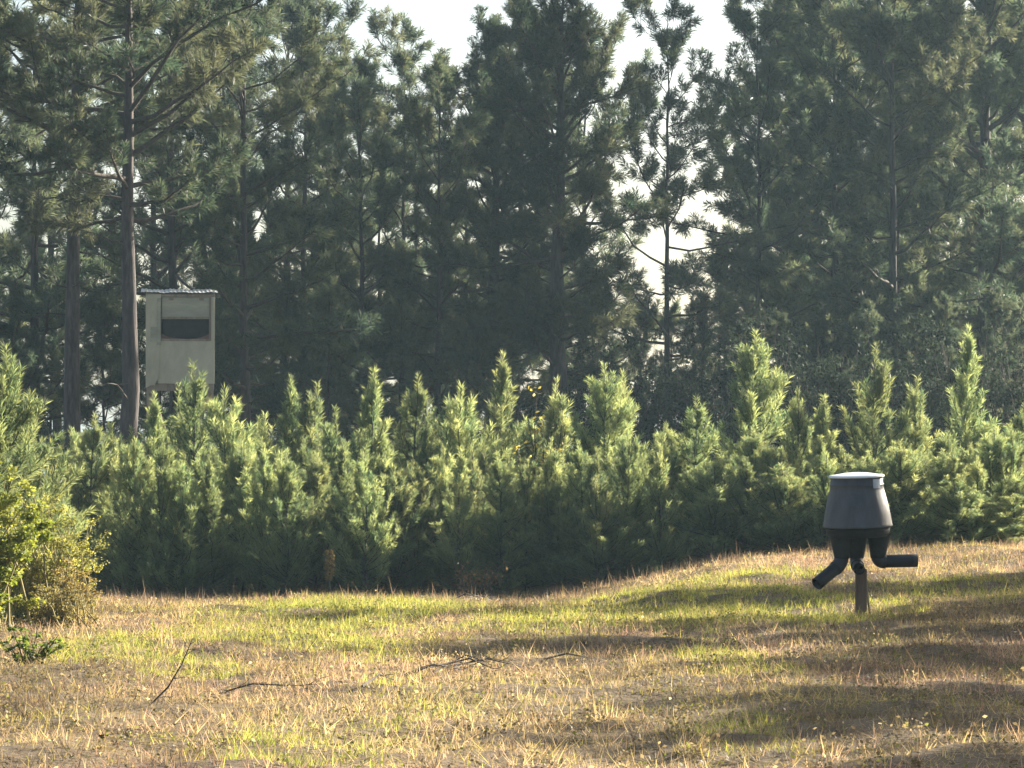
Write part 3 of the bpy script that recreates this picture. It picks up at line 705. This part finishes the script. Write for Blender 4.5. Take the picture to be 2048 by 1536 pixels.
def stalk(px, py, h, wd, label, name, n, leaf, cA, cB, seed, lean=0):
    rng = np.random.default_rng(seed); D_ = min(gp(px, py)[1], 43.6); p = np.array([at(px, D_), D_, gz(at(px, D_), D_)]); e = bpy.data.objects.new(name, None); C.objects.link(e); e.location = p
    e['label'] = label; e['category'] = 'dead weed'
    tb = Tubes(); P = []
    st = 1 if wd < .05 else 6
    for k in range(st):
        c = curve_pts((rng.normal(0, wd * .3), 0, -.03), rng.uniform(0, 6.28), R(88 if st == 1 else rng.uniform(55, 85)), R(86 if st == 1 else rng.uniform(40, 80)), h * (1 if k == 0 else rng.uniform(.5, 1)), 6, rng, .05)
        c[:, 0] += lean * np.linspace(0, 1, 7); tb.add(c, np.linspace(.012, .006, 7), 5)
        u = rng.uniform(2.4, 6, n // st); P.append(np.stack([np.interp(u, range(7), c[:, q]) for q in range(3)], -1) + rng.normal(0, wd * .45, (n // st, 3)) * [1, 1, .5])
    link('stem', tb.mesh('stem', M_twig), e)
    V, Fc, col = leaf_cloud(np.concatenate(P), rng, leaf, cA, cB, droop=.2); link('seed_head' if st == 1 else 'dry_leaves', mesh_np('dry_leaves', V, Fc, col, M_leaf), e)
stalk(655, 1182, .62, .045, 'tall dried brown seed stalk standing against the dark young pines', 'dried_stalk', 500, .04, (.17, .12, .055), (.36, .27, .13), 3)
stalk(950, 1188, .55, .17, 'reddish brown dead weed with curled leaves before the young pines', 'dead_weed', 260, .05, (.12, .075, .05), (.27, .18, .11), 4, .1)

# ------------------------------------------------------------------ grass
rng = np.random.default_rng(77)
def scatter(n, y0, y1, pw=1.0, tuft=0):
    """points over the field in view and some metres to either side, gathered in tufts"""
    if tuft:
        cx, cy = scatter(n // tuft, y0, y1, pw, 0); i = rng.integers(0, len(cx), n); sg = rng.gamma(3, .014, len(cx))[i]
        scatter.tid = i; scatter.tr = rng.uniform(0, 1, len(cx))[i]; scatter.tr2 = rng.uniform(0, 1, len(cx))[i]
        dx, dy = rng.normal(0, 1, n) * sg, rng.normal(0, 1, n) * sg; scatter.off = np.stack([dx, dy], -1) / (sg[:, None] + 1e-6)
        return cx[i] + dx, cy[i] + dy
    y = y0 + (y1 - y0) * rng.uniform(0, 1, n) ** pw
    half = .165 * y + 1.2
    x = rng.uniform(-1, 1, n) * half
    return x, y
GREEN = [(650, 1255, 250, 60, 1.25), (235, 1300, 90, 40, 1.0), (1080, 1245, 190, 26, 1.0), (1430, 1225, 340, 58, .9), (1480, 1452, 130, 35, .6), (630, 1495, 170, 65, .6), (1450, 1325, 100, 40, .6), (1520, 1150, 230, 16, .8), (780, 1375, 80, 18, .35), (880, 1418, 80, 22, .35), (1900, 1180, 200, 25, .5), (330, 1335, 70, 25, .4)]
GW = []
for cx, cy, rx, ry, s in GREEN:
    c = gp(cx, cy); t = gp(cx, max(cy - ry, 1130)); b = gp(cx, cy + ry) if cy + ry < 1536 else c - (t - c)
    GW.append((c[0], (t[1] + b[1]) / 2, rx * c[1] / F, max(.6, (t[1] - b[1]) / 2), s))
def green_mask(x, y):
    g = np.zeros_like(x); n = fbm(x * 2.2, y * 1.1, 21, 4) - .5
    for cx, cy, rx, ry, s in GW:
        d = np.sqrt(((x - cx) / rx) ** 2 + ((y - cy) / ry) ** 2); g = np.maximum(g, s * (1 - sstep(.55, 1.25, d + n * 1.5)))
    return g
def blades(x, y, h, wd, lean, col, off=None):
    N = len(x); z = ground_z(x, y); az = rng.uniform(0, 6.28, N)
    if off is not None: az = np.arctan2(off[:, 1], off[:, 0]) + rng.normal(0, .6, N)
    base = np.stack([x, y, z - .01], -1)
    d = np.stack([np.cos(az) * lean, np.sin(az) * lean, np.ones(N)], -1); d /= np.linalg.norm(d, axis=1)[:, None]
    fa = rng.uniform(0, 6.28, N); side = np.stack([np.cos(fa), np.sin(fa), np.zeros(N)], -1) * (wd / 2)[:, None]
    mid = base + d * (h * .5)[:, None]; d2 = d.copy(); d2[:, :2] *= 1.9; d2[:, 2] *= .75
    tip = mid + d2 * (h * .5)[:, None]
    V = np.stack([base + side, base - side, tip], 1).reshape(-1, 3); k = np.arange(N) * 3
    Fc = np.stack([k, k + 1, k + 2], -1)
    return V, Fc, np.repeat(col, 3, 0)
def mixc(cols, N):
    c = np.array(cols); i = rng.integers(0, len(c), N); return c[i] * rng.uniform(.7, 1.25, N)[:, None]
DRY = [(.38, .285, .14), (.35, .245, .14), (.43, .335, .18), (.23, .165, .10), (.33, .22, .14), (.15, .11, .075), (.33, .28, .10), (.12, .09, .06)]
GRN = [(.23, .27, .05), (.32, .335, .06), (.42, .40, .09), (.17, .20, .045), (.38, .345, .09)]
# dry grass and litter
def tuft_col(cols, tr):                          # one colour per tuft, varied blade by blade
    c = np.array(cols); return c[(tr * len(c)).astype(int) % len(c)] * rng.uniform(.72, 1.28, len(tr))[:, None]
n = 800000; x, y = scatter(n, 12.5, 47, .8, 14); tr, tr2, off = scatter.tr, scatter.tr2, scatter.off
cl = fbm(x * 1.6, y * 1.2, 51, 3); g = green_mask(x, y)
keep = (rng.uniform(0, 1, n) < .55 + 1.2 * np.clip(cl - .35, 0, 1)) & (rng.uniform(0, 1, n) > g * .75)
x, y, cl, tr, tr2, off = x[keep], y[keep], cl[keep], tr[keep], tr2[keep], off[keep]; N = len(x)
h = rng.gamma(5, .0100, N) * (.35 + 1.3 * tr2 ** 1.5 + .5 * cl); ln = rng.gamma(2.2, .26, N) + np.where(rng.uniform(0, 1, N) < .4, rng.uniform(1.5, 6, N), 0); h = np.where(ln > 1.8, h * .9 + .03, h)
col = tuft_col(DRY, tr); pk = sstep(.45, .62, fbm(x * .8, y * .5, 71, 3))[:, None]; col = col * (1 - pk) + col * np.array([1.0, .91, 1.08]) * pk
col *= (.50 + .95 * sstep(.3, .66, fbm(x * 1.1 + 9, y * .7, 44, 4)))[:, None]      # weathered and fresher ground
gg = fbm(x * .9 + 40, y * .6, 91, 3); u = (tr2 * .999 < .12 + .5 * sstep(.5, .7, gg)); col[u] = tuft_col(GRN, tr[u]) * np.array([1.0, .88, 1.0])
V, Fc, cc = blades(x, y, h, rng.uniform(.0035, .0075, N) * (.8 + y / 60), ln, col, off)
link('dry_grass', mesh_np('dry_grass', V, Fc, cc, M_grass), label='short dry tan grass and stubble all over the field', cat='grass', kind='stuff')
# matted straw lying flat between the tufts
n = 270000; x, y = scatter(n, 12.5, 47, .75); N = n
V, Fc, cc = blades(x, y, rng.uniform(.05, .13, N), rng.uniform(.004, .008, N) * (.8 + y / 60), rng.uniform(3, 12, N), mixc(DRY, N) * (.45 + .8 * sstep(.3, .66, fbm(x * 1.1 + 9, y * .7, 44, 4)))[:, None])
V[2::3, 2] = np.maximum(V[2::3, 2], ground_z(V[2::3, 0], V[2::3, 1]) + .004); V[0::3, 2] += .014; V[1::3, 2] += .014
link('straw_thatch', mesh_np('straw_thatch', V, Fc, cc, M_grass), label='matted dead straw lying flat between the grass tufts', cat='straw', kind='stuff')
# green grass in patches
n = 560000; x, y = scatter(n, 12.5, 46, .85, 20); tr, tr2, off = scatter.tr, scatter.tr2, scatter.off
g = green_mask(x, y); keep = rng.uniform(0, 1, n) < g * 1.5 * (.45 + fbm(x * 3, y * 2, 5, 2)); x, y, tr, tr2, off = x[keep], y[keep], tr[keep], tr2[keep], off[keep]; N = len(x)
V, Fc, cc = blades(x, y, rng.gamma(5, .0115, N) * (.5 + 1.0 * tr2) * (.8 + .2 * sstep(16, 26, y)), rng.uniform(.0035, .0075, N) * (.8 + y / 60), rng.gamma(2, .24, N), tuft_col(GRN, tr), off)
link('green_grass', mesh_np('green_grass', V, Fc, cc, M_grass), label='fresh yellow green grass growing in patches in the field', cat='grass', kind='stuff')
# broad weed leaves and pale dead leaves
n = 6000; x, y = scatter(n, 12.5, 46, .9); keep = rng.uniform(0, 1, n) < .2 + 1.2 * np.clip(fbm(x * 1.2, y * .9, 33, 3) - .35, 0, 1); x, y = x[keep], y[keep]; N = len(x)
P = np.stack([x, y, ground_z(x, y) + rng.uniform(.01, .10, N)], -1)
V, Fc, cc = leaf_cloud(P, rng, .026, (.16, .11, .06), (.50, .42, .20), droop=-.2)
link('dead_leaves', mesh_np('dead_leaves', V, Fc, cc, M_grass), label='pale dead leaves and weed heads scattered through the grass', cat='leaf litter', kind='stuff')
# low broad-leaved weeds and matted thatch between the tufts
n = 90000; x, y = scatter(n, 12.5, 46, .85, 25); g = green_mask(x, y); tr = scatter.tr; P = np.stack([x, y, ground_z(x, y) + rng.gamma(2, .014, n)], -1)
V, Fc, cc = leaf_cloud(P, rng, .022, (.12, .085, .05), (.30, .225, .12), droop=-.1, tone=tr)
gm = np.repeat(rng.uniform(0, 1, n) < .15 + .7 * g, 4); cc[gm] = cc[gm] * np.array([.72, 1.0, .42])
link('low_weeds', mesh_np('low_weeds', V, Fc, cc, M_grass), label='low broad leaved weeds and thatch between the grass tufts', cat='weeds', kind='stuff')
# taller dry weeds along the edge of the stand and in clumps
n = 36000; x, y = scatter(n, 36, 47, .5); keep = rng.uniform(0, 1, n) < sstep(.42, .62, fbm(x * .9, y * .5, 15, 3)) * sstep(36, 42, y) + .12; x, y = x[keep], y[keep]; N = len(x)
V, Fc, cc = blades(x, y, rng.gamma(5, .024, N), rng.uniform(.006, .011, N), rng.gamma(2, .15, N), mixc([(.30, .19, .13), (.24, .15, .11), (.36, .25, .16), (.20, .15, .10)], N))
link('dry_weeds', mesh_np('dry_weeds', V, Fc, cc, M_grass), label='pinkish brown dry weeds along the foot of the young pines', cat='weeds', kind='stuff')
# ------------------------------------------------------------------ evening haze in the air
hm = bpy.data.materials.new('haze_air'); hm.use_nodes = True; hn = hm.node_tree.nodes; hn.remove(hn['Principled BSDF'])
pv = hn.new('ShaderNodeVolumePrincipled'); pv.inputs['Color'].default_value = (.58, .83, 1, 1); pv.inputs['Density'].default_value = HAZE; pv.inputs['Anisotropy'].default_value = .35
hm.node_tree.links.new(pv.outputs[0], hn['Material Output'].inputs['Volume'])
if HAZE: bm_obj('haze', box(-2600, 2600, -2600, 2600, -1.6, 19), hm, kind='stuff', label='thin pale evening haze filling the air over the field', cat='haze')
print('tris', sum(len(m.polygons) for m in bpy.data.meshes), 'objects', len(bpy.data.objects))
